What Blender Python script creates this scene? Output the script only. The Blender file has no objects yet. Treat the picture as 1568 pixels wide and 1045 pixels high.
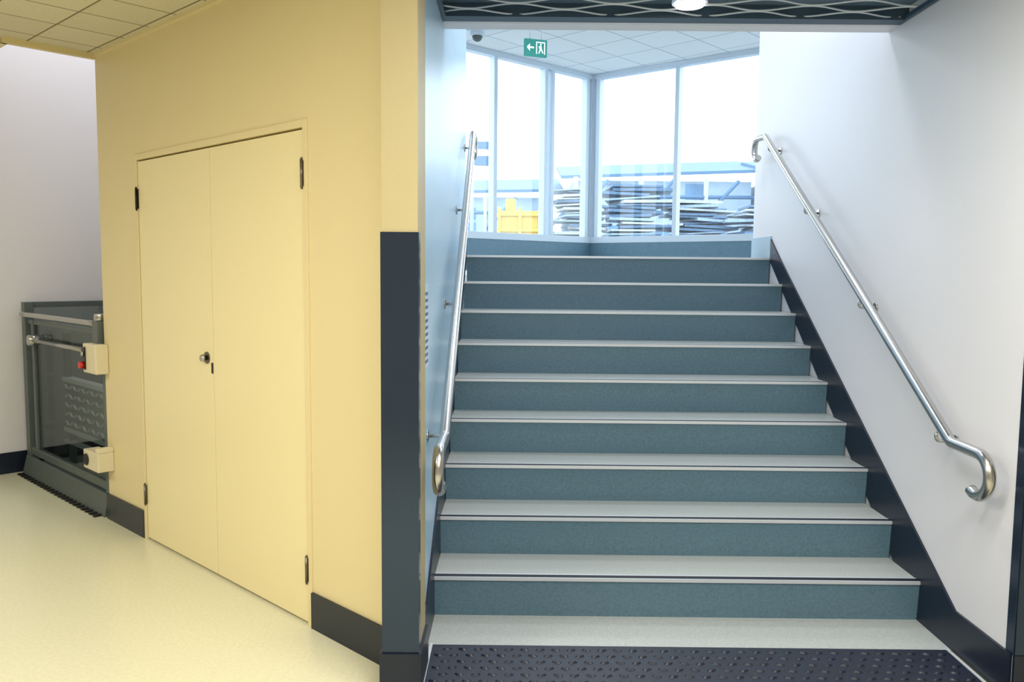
import bpy, bmesh, math, random
from mathutils import Vector, Matrix
random.seed(4)
S=bpy.context.scene
S.view_settings.view_transform='Standard'
S.view_settings.look='None'

# ---------------------------------------------------------------- materials
def srgb(r,g,b):
    def c(v):
        v/=255.
        return v/12.92 if v<=.04045 else ((v+.055)/1.055)**2.4
    return (c(r),c(g),c(b),1)
def mat(name,col,rough=.5,metal=0,noise=0,nscale=20,bump=0,bscale=200,spec=.5,coat=0):
    m=bpy.data.materials.new(name);m.use_nodes=True
    nt=m.node_tree;b=nt.nodes['Principled BSDF']
    b.inputs['Base Color'].default_value=col
    b.inputs['Roughness'].default_value=rough
    b.inputs['Metallic'].default_value=metal
    b.inputs['Specular IOR Level'].default_value=spec
    b.inputs['Coat Weight'].default_value=coat
    tc=nt.nodes.new('ShaderNodeTexCoord')
    if noise:
        n=nt.nodes.new('ShaderNodeTexNoise');n.inputs['Scale'].default_value=nscale;n.inputs['Detail'].default_value=5
        nt.links.new(tc.outputs['Object'],n.inputs['Vector'])
        r=nt.nodes.new('ShaderNodeValToRGB')
        r.color_ramp.elements[0].position=.3;r.color_ramp.elements[1].position=.7
        r.color_ramp.elements[0].color=tuple(c*(1-noise) for c in col[:3])+(1,)
        r.color_ramp.elements[1].color=tuple(min(1,c*(1+noise)) for c in col[:3])+(1,)
        nt.links.new(n.outputs['Fac'],r.inputs[0]);nt.links.new(r.outputs[0],b.inputs['Base Color'])
    if bump:
        n=nt.nodes.new('ShaderNodeTexNoise');n.inputs['Scale'].default_value=bscale;n.inputs['Detail'].default_value=3
        nt.links.new(tc.outputs['Object'],n.inputs['Vector'])
        bp=nt.nodes.new('ShaderNodeBump');bp.inputs['Strength'].default_value=bump;bp.inputs['Distance'].default_value=.002
        nt.links.new(n.outputs['Fac'],bp.inputs['Height']);nt.links.new(bp.outputs[0],b.inputs['Normal'])
    return m
def emis(name,col,s):
    m=bpy.data.materials.new(name);m.use_nodes=True;nt=m.node_tree
    b=nt.nodes['Principled BSDF'];b.inputs['Base Color'].default_value=col
    b.inputs['Emission Color'].default_value=col;b.inputs['Emission Strength'].default_value=s
    return m
def tile_mat(name,col,line,w,h,rot=0,mortar=.02,rough=.7):
    m=mat(name,col,rough);nt=m.node_tree;b=nt.nodes['Principled BSDF']
    tc=nt.nodes.new('ShaderNodeTexCoord');mp=nt.nodes.new('ShaderNodeMapping');mp.inputs['Rotation'].default_value=(0,0,rot)
    nt.links.new(tc.outputs['Object'],mp.inputs['Vector'])
    br=nt.nodes.new('ShaderNodeTexBrick');br.offset=0;br.squash=1
    br.inputs['Scale'].default_value=1;br.inputs['Brick Width'].default_value=w;br.inputs['Row Height'].default_value=h
    br.inputs['Mortar Size'].default_value=mortar/2;br.inputs['Mortar Smooth'].default_value=.1
    br.inputs['Color1'].default_value=col;br.inputs['Color2'].default_value=tuple(c*.93 for c in col[:3])+(1,)
    br.inputs['Mortar'].default_value=line
    nt.links.new(mp.outputs[0],br.inputs['Vector'])
    n=nt.nodes.new('ShaderNodeTexNoise');n.inputs['Scale'].default_value=90;nt.links.new(tc.outputs['Object'],n.inputs['Vector'])
    mx=nt.nodes.new('ShaderNodeMixRGB');mx.blend_type='MULTIPLY';mx.inputs[0].default_value=.2
    nt.links.new(br.outputs['Color'],mx.inputs[1]);nt.links.new(n.outputs['Fac'],mx.inputs[2])
    nt.links.new(mx.outputs[0],b.inputs['Base Color'])
    return m

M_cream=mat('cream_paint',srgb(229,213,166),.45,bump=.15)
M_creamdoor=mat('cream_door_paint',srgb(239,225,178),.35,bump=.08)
M_post=mat('cream_paint_shaded',srgb(184,170,126),.5,bump=.15)  # cream paint darkened so the colour carries the shade on the post
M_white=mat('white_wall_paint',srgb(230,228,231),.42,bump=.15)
M_whiteL=mat('white_paint_sky_tinted',srgb(184,216,240),.28,bump=.1)  # white paint with blue light from the sky mixed into its colour
M_skirt=mat('navy_vinyl_skirting',srgb(16,26,44),.35,noise=.1,nscale=60)
M_guard=mat('slate_corner_guard',srgb(60,72,90),.18,metal=.8,noise=.05,nscale=300)
M_floor=mat('cream_lino',srgb(220,218,190),.25,noise=.05,nscale=70,bump=.03)
M_tread=mat('grey_tread_vinyl',srgb(178,183,180),.32,noise=.12,nscale=120,bump=.08)
M_riser=mat('slate_riser_vinyl',srgb(90,119,134),.33,noise=.14,nscale=90,bump=.1)
M_black=mat('black_rubber',srgb(14,18,32),.5,noise=.2,nscale=80)
M_alu=mat('aluminium',srgb(222,228,234),.35,metal=.4)
M_steel=mat('brushed_stainless',srgb(190,188,184),.26,metal=1)
M_mat=mat('tactile_navy',srgb(26,34,50),.42,noise=.15,nscale=60)
M_frame=mat('white_window_frame',srgb(204,216,228),.4)
M_ceilL=tile_mat('cream_ceiling_tiles',srgb(226,218,190),srgb(130,120,84),.3,.3,rot=.7510,mortar=.010)
M_ceilU=tile_mat('white_ceiling_tiles',srgb(240,244,246),srgb(180,194,206),.6,.6,rot=.75,mortar=.018)
M_slateup=mat('slate_plinth_vinyl',srgb(96,128,146),.4,noise=.08)
M_paleup=mat('skirting_vinyl_window_sheen',srgb(172,198,214),.4)  # dark skirting vinyl, window reflection painted in as pale blue
M_dgrey=mat('dark_grey_powdercoat',srgb(88,97,95),.4,noise=.06)
M_dark=mat('dark_bluegrey_panel',srgb(60,82,100),.5)
M_panel=mat('slate_mesh_backing',srgb(104,124,140),.5)
M_hinge=mat('hinge_steel',srgb(120,112,96),.35,metal=.8)
M_hingeb=mat('black_hinge_steel',srgb(40,36,30),.4,metal=.5)
M_box=mat('cream_plastic',srgb(226,216,184),.4)
M_blk=mat('black_plastic',srgb(15,15,17),.35)
M_red=mat('red_plastic',srgb(200,30,24),.35)
M_yel=mat('yellow_paint',srgb(222,188,90),.5,noise=.1)
M_green=emis('exit_green',srgb(40,140,130),.3)
M_signw=emis('exit_white',srgb(235,250,245),.8)
M_lamp=emis('lamp_diffuser',(1,.97,.92,1),6)
M_wire=mat('pale_wire',srgb(214,222,230),.4,metal=.1)
M_gap=mat('dark_gap',srgb(60,50,30),.8)
# smoked and clear glass
def glass(name,tint,gl=.08):
    m=bpy.data.materials.new(name);m.use_nodes=True;nt=m.node_tree;nt.nodes.clear()
    o=nt.nodes.new('ShaderNodeOutputMaterial');t=nt.nodes.new('ShaderNodeBsdfTransparent');t.inputs[0].default_value=tint
    g=nt.nodes.new('ShaderNodeBsdfGlossy');g.inputs['Roughness'].default_value=.02
    x=nt.nodes.new('ShaderNodeMixShader');x.inputs[0].default_value=gl
    nt.links.new(t.outputs[0],x.inputs[1]);nt.links.new(g.outputs[0],x.inputs[2]);nt.links.new(x.outputs[0],o.inputs[0]);return m
M_glass=glass('clear_glass',(.95,.98,1,1),.05)
M_smoke=glass('smoked_glass',(.74,.78,.76,1),.12)
# diamond plate
M_plate=mat('diamond_plate',srgb(150,155,155),.3,metal=.7,noise=.1,nscale=40)

# ---------------------------------------------------------------- mesh helpers
def W(p): return p
OE=(-2.365,4.73);CT,ST=math.cos(.8198),math.sin(.8198)
def U(p):  # (u along cupboard wall toward stairs, q behind it, z)
    u,q,z=p
    return (OE[0]+ST*u+CT*q, OE[1]-CT*u+ST*q, z)
def link(name,me,mats,parent=None):
    for m in mats: me.materials.append(m)
    o=bpy.data.objects.new(name,me);S.collection.objects.link(o)
    if parent: o.parent=parent
    return o
def empty(name,loc=(0,0,0)):
    o=bpy.data.objects.new(name,None);o.empty_display_size=.1;S.collection.objects.link(o);return o
class B:
    """mesh builder with several boxes/prisms, material per piece"""
    def __init__(s): s.bm=bmesh.new();s.mats=[]
    def mi(s,m):
        if m not in s.mats: s.mats.append(m)
        return s.mats.index(m)
    def prism(s,base,top,m):
        vb=[s.bm.verts.new(p) for p in base];vt=[s.bm.verts.new(p) for p in top];n=len(base)
        fs=[s.bm.faces.new(vb[::-1]),s.bm.faces.new(vt)]
        for i in range(n): fs.append(s.bm.faces.new((vb[i],vb[(i+1)%n],vt[(i+1)%n],vt[i])))
        for f in fs: f.material_index=s.mi(m)
        return fs
    def box(s,x0,x1,y0,y1,z0,z1,m,T=W):
        b=[T(p) for p in((x0,y0,z0),(x1,y0,z0),(x1,y1,z0),(x0,y1,z0))]
        t=[T(p) for p in((x0,y0,z1),(x1,y0,z1),(x1,y1,z1),(x0,y1,z1))]
        s.prism(b,t,m);return s
    def cyl(s,p0,p1,r,m,n=24,r2=None):
        p0=Vector(p0);p1=Vector(p1);d=(p1-p0).normalized()
        a=d.orthogonal().normalized();b=d.cross(a);r2=r if r2 is None else r2
        c=[p0+(a*math.cos(2*math.pi*i/n)+b*math.sin(2*math.pi*i/n))*r for i in range(n)]
        e=[p1+(a*math.cos(2*math.pi*i/n)+b*math.sin(2*math.pi*i/n))*r2 for i in range(n)]
        for f in s.prism(c,e,m)[2:]: f.smooth=True
        return s
    def tube(s,pts,r,m,n=16):
        pts=[Vector(p) for p in pts];rings=[];d0=(pts[1]-pts[0]).normalized();a=d0.orthogonal().normalized()
        for i,p in enumerate(pts):
            d=((pts[min(i+1,len(pts)-1)]-p).normalized()+(p-pts[max(i-1,0)]).normalized()).normalized()
            a=(a-d*a.dot(d)).normalized();b=d.cross(a)
            rings.append([s.bm.verts.new(p+(a*math.cos(2*math.pi*k/n)+b*math.sin(2*math.pi*k/n))*r) for k in range(n)])
        mi=s.mi(m)
        for i in range(len(rings)-1):
            for k in range(n):
                f=s.bm.faces.new((rings[i][k],rings[i][(k+1)%n],rings[i+1][(k+1)%n],rings[i+1][k]));f.material_index=mi;f.smooth=True
        for rg in (rings[0][::-1],rings[-1]): s.bm.faces.new(rg).material_index=mi
        return s
    def done(s,name,parent=None,bevel=0):
        bmesh.ops.recalc_face_normals(s.bm,faces=s.bm.faces)
        me=bpy.data.meshes.new(name);s.bm.to_mesh(me);s.bm.free()
        o=link(name,me,s.mats,parent)
        if bevel:
            b=o.modifiers.new('bevel','BEVEL');b.width=bevel;b.segments=2;b.limit_method='ANGLE'
        return o
def box(name,x0,x1,y0,y1,z0,z1,m,T=W,parent=None,bevel=0):
    return B().box(x0,x1,y0,y1,z0,z1,m,T).done(name,parent,bevel)
def slab(name,poly,z0,z1,m,parent=None):
    b=B();b.prism([(x,y,z0) for x,y in poly],[(x,y,z1) for x,y in poly],m);return b.done(name,parent)
def fillet(pts,r,seg=8):
    pts=[Vector(p) for p in pts];out=[pts[0]]
    for i in range(1,len(pts)-1):
        a,b,c=pts[i-1],pts[i],pts[i+1];d1=(a-b);d2=(c-b)
        ang=d1.angle(d2);k=min(r/math.tan(ang/2),d1.length*.49,d2.length*.49)
        p=b+d1.normalized()*k;q=b+d2.normalized()*k
        for j in range(seg+1):
            t=j/seg;out.append(p*(1-t)**2+b*2*t*(1-t)+q*t*t)
    out.append(pts[-1]);return out

# ---------------------------------------------------------------- dimensions
XL,XR=-.341,1.737;Y1,TR,H=3.4037,.28,.1747;N=9;ZU=N*H
ZC=2.66;ZT=4.27
# ---------------------------------------------------------------- lower foyer shell
slab('floor',[(4.5,-3),(4.5,2.9),(1.86,2.9),(1.86,6.1),(-.4,6.1),(-2.3,7.2),(-8.2,1.2),(-8.2,-3)],-.1,0,M_floor)
box('floor_stair_foot',XL+.01,XR-.01,3.135,3.42,0,.003,M_tread)
P=lambda u,q:U((u,q,0))[:2]
slab('ceiling',[(4.5,-3),(4.5,2.88),(-.36,2.88),P(2.6,.1),P(0,.1),P(0,-.46),P(-1.65,-.46),P(-1.65,-6.1),(-8.2,-3)],ZC,ZC+.1,M_ceilL)
# cream wall with cupboard opening
OU0,OU1,OZ=.497,2.118,2.06
b=B();b.box(0,OU0,0,.1,0,ZC,M_cream,U).box(OU1,2.64,0,.1,0,ZC,M_cream,U).box(OU0,OU1,0,.1,OZ,ZC,M_cream,U);b.done('wall_cupboard')
b=B();b.box(-.01,2.6,-.02,.0,ZC-.02,ZC,M_cream,U);b.done('trim_1')
b=B();b.box(-.012,OU0,-.012,0,0,.15,M_skirt,U).box(OU1,2.625,-.012,0,0,.15,M_skirt,U);b.done('baseboard_cupboard')
# cupboard doors
dr=empty('door_1')
b=B();b.box(OU0,OU0+.03,-.008,.09,0,OZ,M_cream,U).box(OU1-.03,OU1,-.008,.09,0,OZ,M_cream,U).box(OU0+.03,OU1-.03,-.008,.09,OZ-.03,OZ,M_cream,U);b.done('door_frame',dr,.002)
b=B();b.box(OU0+.03,OU1-.03,.05,.06,0,OZ-.03,M_gap,U);b.done('backing',dr)
box('leaf_1',OU0+.035,1.309,-.002,.04,.012,OZ-.038,M_creamdoor,U,dr,.002)
box('leaf_2',1.313,OU1-.035,-.002,.04,.012,OZ-.038,M_creamdoor,U,dr,.002)
b=B()
for uu,zz,mm in ((OU0+.03,1.83,M_hingeb),(OU0+.03,.25,M_hinge),(OU1-.03,1.85,M_hinge),(OU1-.03,.24,M_hinge)):
    b.cyl(U((uu,-.012,zz-.055)),U((uu,-.012,zz+.055)),.006,mm,12)
    b.box(uu-.003,uu+.010,-.0085,-.002,zz-.05,zz+.05,mm,U)
    b.cyl(U((uu,-.012,zz-.062)),U((uu,-.012,zz-.055)),.004,mm,12).cyl(U((uu,-.012,zz+.055)),U((uu,-.012,zz+.062)),.004,mm,12)
b.done('hinges',dr)
b=B();b.cyl(U((1.25,-.002,1.05)),U((1.25,-.006,1.05)),.028,M_hinge,28).cyl(U((1.25,-.006,1.05)),U((1.25,-.022,1.05)),.012,M_hingeb,20).cyl(U((1.25,-.022,1.05)),U((1.25,-.034,1.05)),.019,M_steel,28,.015)
b.box(1.296,1.308,-.006,-.002,.98,1.03,M_hingeb,U)
b.done('knob',dr)
# post / corner left
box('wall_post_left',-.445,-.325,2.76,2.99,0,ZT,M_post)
b=B();b.box(-.449,-.321,2.754,2.76,.15,1.60,M_guard).box(-.449,-.445,2.76,2.9,.15,1.60,M_guard).box(-.325,-.321,2.76,2.80,.15,1.60,M_guard)
b.done('corner_guard_left')  # dark corner guard wrapped around the left post
b=B();b.box(-.457,-.313,2.746,2.76,0,.15,M_skirt).box(-.457,-.445,2.76,2.92,0,.15,M_skirt).box(-.325,-.313,2.76,2.99,0,.15,M_skirt)
b.done('baseboard_post')
# stair walls
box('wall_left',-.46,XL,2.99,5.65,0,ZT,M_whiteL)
box('wall_right',XR,1.86,2.76,6.09,0,ZT,M_white)
box('wall_front_right',1.86,4.5,2.76,2.88,0,ZT,M_white)
b=B();b.box(XR-.004,XR,2.756,2.80,.165,1.6,M_guard).box(XR,1.9,2.752,2.76,.165,1.6,M_guard);b.done('corner_guard_right')  # matching corner guard at the right wall end
box('baseboard_front_right',XR-.002,4.49,2.748,2.76,0,.165,M_skirt)
box('wall_foyer_right',4.5,4.6,-3,2.88,0,ZC,M_white)
box('wall_foyer_back',-8.2,4.6,-3.1,-3,0,ZC,M_white)
box('wall_foyer_left',-8.3,-8.2,-3.1,1.3,0,ZC,M_white)
# lift bay walls
box('wall_lift_side',-1.7,-1.6,-6.6,1.3,0,ZT,M_white,U)
box('wall_lift_back',-1.6,.2,1.2,1.3,0,ZT,M_white,U)
box('wall_lift_inner',.0,.1,.1,1.2,0,ZT,M_white,U)
b=B();b.box(-1.6,.1,-.46,-.36,ZC+.1,ZT,M_white,U).box(0,.1,-.36,.1,ZC+.1,ZT,M_white,U);b.done('wall_lift_bulkhead')
b=B();b.box(-1.6,.0,-.46,-.43,ZC-.03,ZC+.1,M_cream,U).box(-.02,.01,-.46,0,ZC-.03,ZC+.1,M_cream,U);b.done('trim_2')
box('ceiling_lift',-1.6,.1,-.46,1.3,ZT,ZT+.08,M_ceilU,U)
box('baseboard_lift_side',-1.6,-1.588,-6,1.19,0,.15,M_skirt,U)

# ---------------------------------------------------------------- staircase
st=empty('staircase')
b=B();x0,x1=XL+.01,XR-.01
prof=[]
for k in range(N):
    yk=Y1+k*TR
    prof.append((yk+.014,k*H,'r'));prof.append((yk,(k+1)*H,'t'))
prof.append((Y1+N*TR-TR+.30,N*H,'e'))
for i in range(len(prof)-1):
    a,c=prof[i],prof[i+1]
    f=b.bm.faces.new([b.bm.verts.new(p) for p in((x0,a[0],a[1]),(x1,a[0],a[1]),(x1,c[0],c[1]),(x0,c[0],c[1]))])
    f.material_index=b.mi(M_riser if a[2]=='r' else M_tread)
for xx in (x0,x1):
    pts=[(xx,p[0],p[1]) for p in prof]+[(xx,prof[-1][0],0)]
    b.bm.faces.new([b.bm.verts.new(p) for p in pts]).material_index=b.mi(M_riser)
b.done('steps',st)
b=B()
for k in range(N):
    yk=Y1+k*TR;z=(k+1)*H
    b.box(x0,x1,yk+.001,yk+.034,z-.001,z+.0015,M_black)
    b.box(x0,x1,yk-.005,yk+.001,z-.012,z+.0025,M_alu)
    b.box(x0,x1,yk+.034,yk+.044,z-.001,z+.002,M_alu)
b.done('nosings',st)
def rake(name,xa,xb,ya,yb):
    b=B();low=.165
    pts=[(ya,0),(ya,low),(3.13,low),(5.44,1.57),(5.64,1.70),(5.64,ZU-.02),(3.40,0)]
    b.prism([(xa,y,z) for y,z in pts],[(xb,y,z) for y,z in pts],M_skirt)
    b.done(name)
rake('baseboard_right',XR-.01,XR,2.765,6)
rake('baseboard_left',XL,XL+.01,2.992,6)
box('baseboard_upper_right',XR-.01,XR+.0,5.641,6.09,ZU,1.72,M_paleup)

# tactile mat
b=B();b.box(-.31,1.705,2.2,3.13,0,.006,M_mat)
yy=2.24;row=0
while yy<3.11:
    xx=-.28+(row%2)*.03
    while xx<1.69:
        a=.25 if (row+int((xx+1)/.06))%2 else -.25
        ca,sa=math.cos(a),math.sin(a)
        r1=[];r2=[]
        for k in range(10):
            t=2*math.pi*k/10;ex,ey=.019*math.cos(t),.010*math.sin(t)
            r1.append((xx+ex*ca-ey*sa,yy+ex*sa+ey*ca,.006))
            r2.append((xx+(ex*ca-ey*sa)*.6,yy+(ex*sa+ey*ca)*.6,.0125))
        b.prism(r1,r2,M_mat)
        xx+=.06
    yy+=.05;row+=1
b.done('tactile_mat')
box('trim_3',1.705,1.716,2.2,3.14,0,.007,M_alu)
box('trim_4',-.322,-.311,2.2,3.14,0,.007,M_alu)

# ---------------------------------------------------------------- handrails
def handrail(name,xw,xb,xt,sgn):
    e=empty(name)
    def x(y): return xb+(xt-xb)*(y-3.13)/(5.6-3.13)
    z=lambda y:.835+.6245*(y-3.13)
    pts=[]
    cy,cz,r=2.90,.765,.075
    angs=[ -60- i*10 for i in range(0,22)]
    for A in angs:
        t=math.radians(A);pts.append((x(3.13),cy+r*math.cos(t),cz+r*math.sin(t)))
    mid=[(x(3.13),cy,cz+r),(x(3.13),3.09,cz+r+.002),(x(5.56),5.60,z(5.60)),(x(5.6),5.78,z(5.62))]
    core=fillet(mid,.06)
    pts+=[tuple(p) for p in core[1:]]
    cy2,cz2=5.78,z(5.62)-.07
    for i in range(1,20):
        t=math.radians(90-i*11);pts.append((x(5.6),cy2+.07*math.cos(t),cz2+.07*math.sin(t)))
    B().tube(pts,.021,M_steel,20).done('rail',e)
    b=B()
    for y in (3.20,3.98,4.79,5.52):
        xx=x(y);zz=z(y)
        b.tube(fillet([(xx,y,zz-.018),(xx,y,zz-.055),(xw,y,zz-.055)],.02,5),.007,M_steel,12)
        b.cyl((xw,y,zz-.055),(xw-sgn*.006,y,zz-.055),.024,M_steel,24)
    b.done('brackets',e)
handrail('handrail',XR,XR-.08,XR-.08,1)
handrail('handrail',XL,XL+.078,XL+.05,-1)

# wall sign on left wall
b=B();b.box(XL,XL+.003,3.02,3.22,1.10,1.42,mat('sign_white',srgb(205,222,236),.4))
mt=mat('sign_blue',srgb(50,90,140),.5)
for i in range(11):
    z=1.39-i*.026;y=3.035
    while y<3.2:
        w=random.uniform(.015,.04);b.box(XL+.003,XL+.0035,y,min(y+w,3.205),z-.012,z,mt);y+=w+.008
b.done('wall_notice')

# ---------------------------------------------------------------- mesh ceiling at stair opening
mc=empty('mesh_ceiling_panel')
box('panel',XL+.001,XR-.001,2.77,3.84,2.66,2.70,M_panel,parent=mc)
b=B()
b.box(XL+.002,XR-.002,3.78,3.86,2.60,2.615,M_dark).box(XL+.002,XR-.002,3.78,3.79,2.615,2.66,M_dark)
b.box(XL+.002,XL+.02,2.77,3.78,2.60,2.62,M_dark).box(XR-.02,XR-.002,2.77,3.78,2.60,2.62,M_dark)
b.box(XL+.002,XR-.002,3.86,3.875,2.60,2.74,M_white)
b.done('edge_frame',mc)
b=B()
for i in range(12):
    y0=2.87+i*.08;ph=(i%2)*math.pi
    pts=[(XL+.02+j*.02,y0+.035*math.sin((j*.02)/.42*2*math.pi+ph),2.612) for j in range(102)]
    b.tube(pts,.004,M_wire,8)
b.done('mesh_wires',mc)
dl=empty('downlight')
b=B();b.cyl((.73,3.62,2.612),(.73,3.62,2.70),.075,M_alu,32);b.done('can',dl)
b=B();b.cyl((.73,3.62,2.602),(.73,3.62,2.6125),.06,M_lamp,32);b.done('lens',dl)
box('wall_bulkhead',XL,XR,3.88,3.98,2.60,ZT,M_white)

# ---------------------------------------------------------------- upper landing
C=(1.09,12.15);dL=(-.733,-.68);dR=(.785,-.62)
tl=(1.09+1.3)/.733;Lend=(C[0]+dL[0]*tl,C[1]+dL[1]*tl);Rend=(C[0]+dR[0]*5,C[1]+dR[1]*5)
slab('floor_landing',[(XL,5.69),(XR,5.69),(XR,6.09),(Rend[0],6.09),Rend,C,Lend,(-1.3,5.69)],ZU-.1,ZU,M_tread)
slab('ceiling_landing',[(-1.3,2.9),(XR+.12,2.9),(XR+.12,5.97),(Rend[0]+.1,5.97),(Rend[0]+.1,Rend[1]),(C[0],C[1]+.1),(Lend[0]-.1,Lend[1]),(-1.3,5.6)],ZT,ZT+.1,M_ceilU)
box('wall_landing_left',-1.4,-1.3,5.62,Lend[1],ZU-.1,ZT,M_white)
box('wall_landing_near_left',-1.3,-.46,5.5,5.6,0,ZT,M_white)
box('wall_landing_near_right',1.86,Rend[0],5.97,6.09,ZU-.1,ZT,M_white)
box('wall_landing_right',Rend[0],Rend[0]+.1,5.97,Rend[1],ZU-.1,ZT,M_white)
def winwall(name,d,length,mulls,inn):
    n=(-d[1]*inn,d[0]*inn)
    def T(p): t,o,z=p;return (C[0]+d[0]*t-n[0]*o,C[1]+d[1]*t-n[1]*o,z)
    e=empty(name)
    box('plinth',0.0,length,-.02,.1,ZU-.1,1.87,M_slateup,T,e)
    b=B();b.box(0,length,-.03,.08,1.87,1.96,M_frame,T);b.box(0,length,-.03,.08,ZT-.07,ZT,M_frame,T)
    for a,c in mulls: b.box(a,c,-.03,.08,1.96,ZT-.07,M_frame,T)
    b.done('frame',e,.004)
    box('glass_pane',.02,length,.02,.026,1.96,ZT-.07,M_glass,T,e)
winwall('window_1',dL,tl,[(0,.06),(.09,.15),(.80,.86),(.93,.99),(1.85,1.91),(2.9,2.96)],1)
winwall('window_2',dR,5,[(0,.05),(.08,.14),(1.33,1.39),(2.72,2.78),(4.1,4.16)],-1)

# exit sign
ex=empty('exit_sign')
def XT(p):
    a=-.35;x,y,z=p;x*=.88;z=4.01+(z-4.01)*.88 if z<4.01 else z
    return (.20+x*math.cos(a)+y*math.sin(a),9.4-x*math.sin(a)*1+y*math.cos(a),z+.01)
b=B();b.box(-.15,.15,-.02,.02,3.80,4.01,M_green,XT);b.done('housing',ex,.004)
b=B()
b.cyl(XT((-.08,0,4.0)),XT((-.08,0,ZT-.01)),.006,M_alu,10).cyl(XT((.08,0,4.0)),XT((.08,0,ZT-.01)),.006,M_alu,10)
b.done('hanger_rods',ex)
b=B()
def qd(p): b.prism([XT((x,-.0205,z)) for x,z in p],[XT((x,-.0225,z)) for x,z in p],M_signw)
qd([(-.125,3.905),(-.085,3.95),(-.085,3.86)]);qd([(-.09,3.915),(-.09,3.895),(-.03,3.895),(-.03,3.915)])
qd([(.0,3.83),(.0,3.98),(.012,3.98),(.012,3.83)]);qd([(.012,3.968),(.012,3.98),(.12,3.98),(.12,3.968)]);qd([(.108,3.83),(.108,3.98),(.12,3.98),(.12,3.83)])
qd([(.05,3.95),(.065,3.965),(.075,3.95),(.062,3.935)])
qd([(.035,3.925),(.07,3.935),(.075,3.88),(.05,3.885)]);qd([(.05,3.89),(.03,3.84),(.04,3.835),(.065,3.885)]);qd([(.06,3.89),(.09,3.84),(.098,3.85),(.075,3.895)])
b.done('running_man_pictogram',ex)
# dome camera
dc=empty('dome_security_camera')
b=B();b.cyl((-.47,9.9,4.22),(-.47,9.9,ZT),.085,M_frame,28).cyl((-.47,9.9,4.19),(-.47,9.9,4.22),.07,M_frame,28,.085);b.done('base',dc,.004)
bm=bmesh.new();bmesh.ops.create_uvsphere(bm,u_segments=24,v_segments=12,radius=.06)
for f in bm.faces: f.smooth=True
bmesh.ops.translate(bm,verts=bm.verts,vec=(-.47,9.9,4.185));me=bpy.data.meshes.new('dome');bm.to_mesh(me);bm.free();link('dome',me,[M_dgrey],dc)

# ---------------------------------------------------------------- outdoors
M_og=mat('concrete_ground',srgb(150,156,162),.8,noise=.1,nscale=2)
slab('ground_outside',[(-60,10.1),(-1.5,10.1),(1.09,12.4),(5.4,9.2),(60,9.2),(60,120),(-60,120)],1.2,1.4,M_og)
M_bw=mat('pale_cladding',srgb(172,190,206),.6,noise=.06,nscale=3)
M_bb=mat('blue_glazing',srgb(100,138,174),.3,noise=.3,nscale=1.5)
M_roof=mat('grey_roof',srgb(88,120,152),.6)
def building(x0,x1,y,zt,rise):
    e=empty('distant_building')
    b=B();b.box(x0,x1,y,y+8,1.4,zt,M_bw)
    b.prism([(x0-.5,y-.5,zt),(x1+.5,y-.5,zt+rise),(x1+.5,y+4,zt+.9+rise),(x0-.5,y+4,zt+.9)],[(x0-.5,y-.5,zt+.12),(x1+.5,y-.5,zt+.12+rise),(x1+.5,y+4,zt+1.0+rise),(x0-.5,y+4,zt+1.0)],M_roof)
    b.done('shell',e)
    b=B();x=x0+.4
    while x<x1-1.2:
        w=random.uniform(.4,1.1)
        for z in (1.9,2.8,3.5,4.2):
            if z+.6<zt and random.random()<.8: b.box(x,x+w,y-.05,y+.05,z,z+random.uniform(.35,.6),M_bb)
        x+=w+random.uniform(.2,.6)
    x=x0
    while x<x1:
        b.cyl((x,y-1.2,1.4),(x,y-1.2,zt),.09,M_bw,8)
        b.cyl((x,y-1.2,zt-1.4),(x+1.2,y-1.2,zt-.1),.07,M_roof,8)
        x+=2.4
    b.cyl((x0,y-1.2,zt-.7),(x1,y-1.2,zt-.7),.07,M_roof,8)
    b.done('glazing',e)
building(2.2,9.0,32,4.9,.3);building(9.6,19,30,4.9,.6);building(-6,1.4,34,4.4,.2)
M_s=[mat('sheet_a',srgb(92,120,150),.5,noise=.2),mat('sheet_b',srgb(156,176,196),.5,noise=.2),mat('sheet_c',srgb(184,192,198),.5,noise=.2)]
def stack(x,y,w,top):
    b=B();z=1.4
    while z<top:
        a=random.uniform(-.2,.2);h=random.uniform(.02,.06);dx=random.uniform(-.25,.25);tilt=random.uniform(-.06,.06)
        def T(p): return (x+dx+p[0]*math.cos(a)-p[1]*math.sin(a),y+p[0]*math.sin(a)+p[1]*math.cos(a),p[2]+p[0]*tilt)
        ww=w*random.uniform(.7,1)
        b.box(-ww/2,ww/2,-.5,.5,z,z+h,random.choice(M_s),T);z+=h+random.uniform(.005,.04)
    b.done('stacked_sheet_pile')
stack(1.25,17,.9,3.1);stack(2.4,16.5,1.2,3.1);stack(3.7,17,1.3,2.85);stack(5.1,16.5,1.6,2.75)
# yellow skip bin
b=B();b.box(-.33,.48,16,17,1.5,2.6,M_yel)
for z in (1.6,1.9,2.2,2.5): b.box(-.37,.52,15.96,17.04,z,z+.06,M_yel)
for x in (-.35,.05,.44): b.box(x,x+.06,15.94,17.06,1.4,2.66,M_yel)
b.box(-.2,.0,16.2,16.6,2.6,2.85,M_yel)
b.done('yellow_skip_bin',bevel=.01)
b=B();b.cyl((-.95,18,1.4),(-.95,18,4.6),.04,M_bw,12).box(-.93,-.5,17.98,18.02,3.5,4.4,mat('faded_banner',srgb(196,180,176),.7,noise=.3,nscale=6)).box(-.90,-.55,17.97,18.0,3.7,3.9,M_roof).box(-.9,-.6,17.97,18.0,4.05,4.2,M_roof);b.done('banner_flag')

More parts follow.
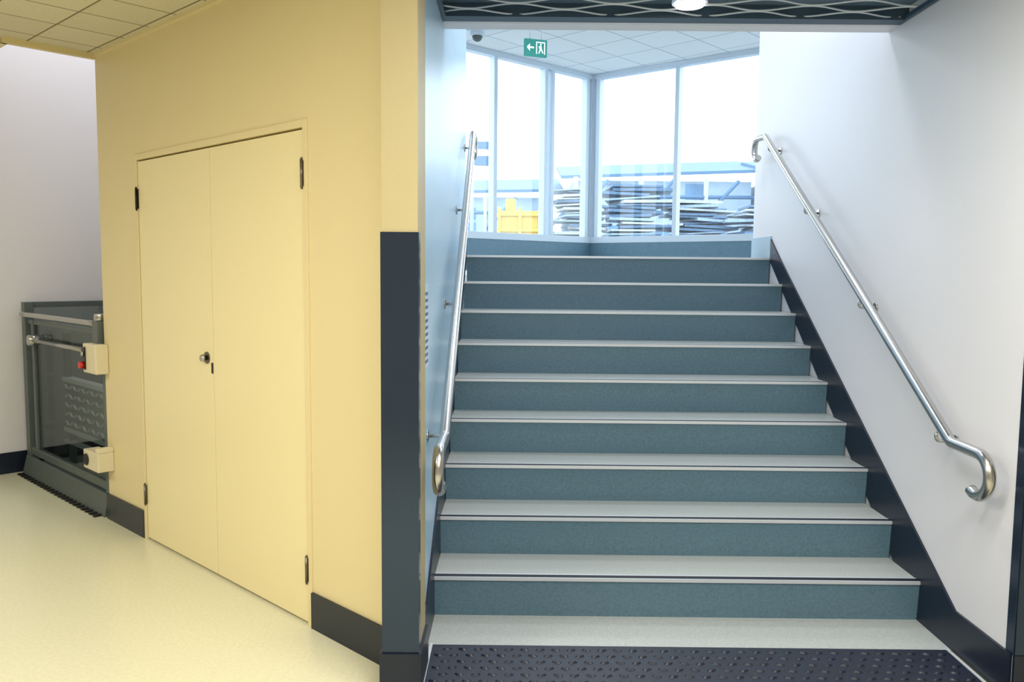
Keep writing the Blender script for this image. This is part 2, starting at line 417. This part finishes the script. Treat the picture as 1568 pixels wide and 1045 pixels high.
# ---------------------------------------------------------------- platform lift
lf=empty('platform_wheelchair_lift')
b=B();b.box(-1.52,-.04,.03,1.15,.0,.07,M_dgrey,U)
b.prism([U((-1.52,-.02,.0)),U((-.04,-.02,.0)),U((-.04,.03,.0)),U((-1.52,.03,.0))],[U((-1.52,.01,.13)),U((-.04,.01,.13)),U((-.04,.03,.13)),U((-1.52,.03,.13))],M_dgrey)
for i in range(22):
    u=-1.50+i*.066;b.box(u,u+.035,-.06,-.018,.0,.012,M_blk,U)
b.done('platform_deck',lf,.002)
b=B()
b.box(-1.54,-1.47,.02,.08,0,1.22,M_dgrey,U).box(-.10,-.03,.02,.08,0,1.18,M_dgrey,U)
b.box(-1.47,-.10,.03,.07,.14,.19,M_dgrey,U)
b.box(-1.38,-1.34,.03,.07,.19,1.10,M_dgrey,U)
b.box(-1.47,-.10,.035,.065,1.07,1.10,M_dgrey,U)
b.box(-1.54,-1.50,.08,1.1,1.18,1.22,M_dgrey,U).box(-1.54,-1.50,1.06,1.1,0,1.22,M_dgrey,U).box(-1.50,-.1,1.06,1.1,1.18,1.22,M_dgrey,U).box(-.1,-.06,1.06,1.1,0,1.22,M_dgrey,U)
b.box(-1.50,-.1,1.06,1.1,.1,.2,M_dgrey,U).box(-.82,-.79,1.06,1.1,.2,1.18,M_dgrey,U)
b.done('guard_frame',lf,.004)
b=B();b.box(-1.34,-.10,.045,.053,.19,1.07,M_smoke,U).box(-1.52,-1.512,.08,1.06,.1,1.18,M_smoke,U).box(-1.50,-.1,1.07,1.078,.2,1.18,M_smoke,U)
b.done('smoked_panels',lf)
b=B();b.tube([U(p) for p in fillet([(-1.46,0,1.14),(-1.3,-.01,1.14),(-.2,-.01,1.14),(-.08,.0,1.14)],.05)],.017,M_steel)
b.tube([U(p) for p in [(-1.25,-.005,.97),(-.1,-.005,.97)]],.013,M_steel)
b.cyl(U((-1.25,-.03,.97)),U((-1.25,.04,.97)),.035,M_steel)
b.tube([U(p) for p in [(-1.45,.98,1.28),(-.12,.98,1.28)]],.017,M_steel)
b.cyl(U((-1.4,.98,1.2)),U((-1.4,.98,1.28)),.012,M_steel).cyl(U((-.2,.98,1.2)),U((-.2,.98,1.28)),.012,M_steel)
b.done('handrails',lf)
# fold-down flap with raised tread pattern, standing inside the gate
b=B();b.box(-1.34,-.45,.22,.26,.33,.66,M_plate,U)
b.box(-1.36,-.43,.21,.27,.66,.69,M_alu,U).box(-1.36,-.43,.21,.27,.30,.33,M_alu,U).box(-1.36,-.43,.21,.25,.22,.24,M_alu,U)
for i in range(11):
    for j in range(5):
        uu=-1.30+i*.08;zz=.365+j*.065;s=1 if (i+j)%2 else -1
        b.prism([U((uu-.030,.22,zz-.016*s)),U((uu,.22,zz-.012)),U((uu+.030,.22,zz+.016*s)),U((uu,.22,zz+.012))],[U((uu-.02,.210,zz-.011*s)),U((uu,.210,zz-.006)),U((uu+.02,.210,zz+.011*s)),U((uu,.210,zz+.006))],M_frame)
b.box(-1.30,-1.26,.22,.26,.07,.30,M_dgrey,U).box(-.52,-.48,.22,.26,.07,.30,M_dgrey,U)
b.box(-1.35,-1.31,.22,.26,.69,1.0,M_dgrey,U)
b.done('diamond_plate_flap',lf)
b=B();b.box(-.10,-.02,-.03,.06,1.02,1.16,M_dgrey,U).cyl(U((-.06,0,1.16)),U((-.06,0,1.2)),.03,M_steel)
b.done('latch_housing',lf,.004)
b=B();b.box(-.13,.06,-.075,-.0,.86,1.03,M_box,U);b.done('call_station_housing',lf,.008)
b=B();b.box(-.13,-.08,-.082,-.075,.88,1.01,M_blk,U);b.done('call_station_faceplate',lf)
b=B();b.cyl(U((-.105,-.082,.905)),U((-.105,-.105,.905)),.02,M_red).cyl(U((-.105,-.082,.97)),U((-.105,-.09,.97)),.014,M_steel);b.done('call_station_buttons',lf)
b=B();b.box(-.13,.09,-.09,-.0,.30,.41,M_box,U).box(.05,.09,-.09,-.0,.41,.44,M_box,U)
b.cyl(U((-.08,-.09,.355)),U((-.08,-.1,.355)),.035,M_blk);b.done('lower_sensor_box',lf,.006)

# ---------------------------------------------------------------- lights
def area(name,loc,sx,sy,power,col,rot=(0,0,0)):
    e=empty(name+'_fixture')
    l=bpy.data.lights.new(name,'AREA');l.shape='RECTANGLE';l.size=sx;l.size_y=sy;l.energy=power;l.color=col
    o=bpy.data.objects.new(name,l);o.location=(loc[0],loc[1],loc[2]-.035);o.rotation_euler=rot;S.collection.objects.link(o);o.parent=e
    b=B();b.box(loc[0]-sx/2-.02,loc[0]+sx/2+.02,loc[1]-sy/2-.02,loc[1]+sy/2+.02,loc[2]-.03,loc[2],M_alu);b.done('tray',e)
area('added_foyer_light',(-2.0,1.2,ZC),1.2,.6,62,(1,.95,.82))  # unseen panels added above and behind the camera to brighten the foyer
area('added_foyer_light',(-4.3,2.2,ZC),1.2,.6,42,(1,.95,.82))
area('added_foyer_light',(.6,.6,ZC),1.2,.6,76,(1,.97,.94))
area('added_foyer_light',(.6,1.9,ZC),1.2,.3,30,(1,.98,.95))
area('added_landing_light',(.7,5.0,ZT),1.2,.6,32,(.95,.97,1))  # unseen panels added to brighten the stairwell and landing
area('added_landing_light',(.7,7.6,ZT),1.2,1.2,60,(.9,.96,1))
lc=U((-.8,.4,ZT));area('added_lift_bay_light',lc,.6,.6,19,(.97,.98,1))  # unseen lamp added in place of daylight falling into the lift bay
l=bpy.data.lights.new('downlight_bulb','SPOT');l.energy=20;l.spot_size=2.2;l.spot_blend=.8;l.shadow_soft_size=.05
o=bpy.data.objects.new('bulb',l);o.location=(.73,3.62,2.59);S.collection.objects.link(o);o.parent=dl

w=bpy.data.worlds.new('world');S.world=w;w.use_nodes=True
bg=w.node_tree.nodes['Background'];bg.inputs[0].default_value=(.84,.94,1,1);bg.inputs[1].default_value=3.7

# ---------------------------------------------------------------- camera
pi_,ya,ro=.0866,.0032,.0092
fw=Vector((-math.sin(ya)*math.cos(pi_),math.cos(ya)*math.cos(pi_),-math.sin(pi_)))
r0=Vector((math.cos(ya),math.sin(ya),0));u0=r0.cross(fw)
rr=r0*math.cos(ro)+u0*math.sin(ro);uu=-r0*math.sin(ro)+u0*math.cos(ro)
cam=bpy.data.cameras.new('camera');cam.lens=1263.95/1568*36;cam.sensor_width=36;cam.clip_end=300
co=bpy.data.objects.new('camera',cam);S.collection.objects.link(co)
m=Matrix((rr,uu,-fw)).transposed().to_4x4();m.translation=Vector((0,0,1.4795));co.matrix_world=m
S.camera=co
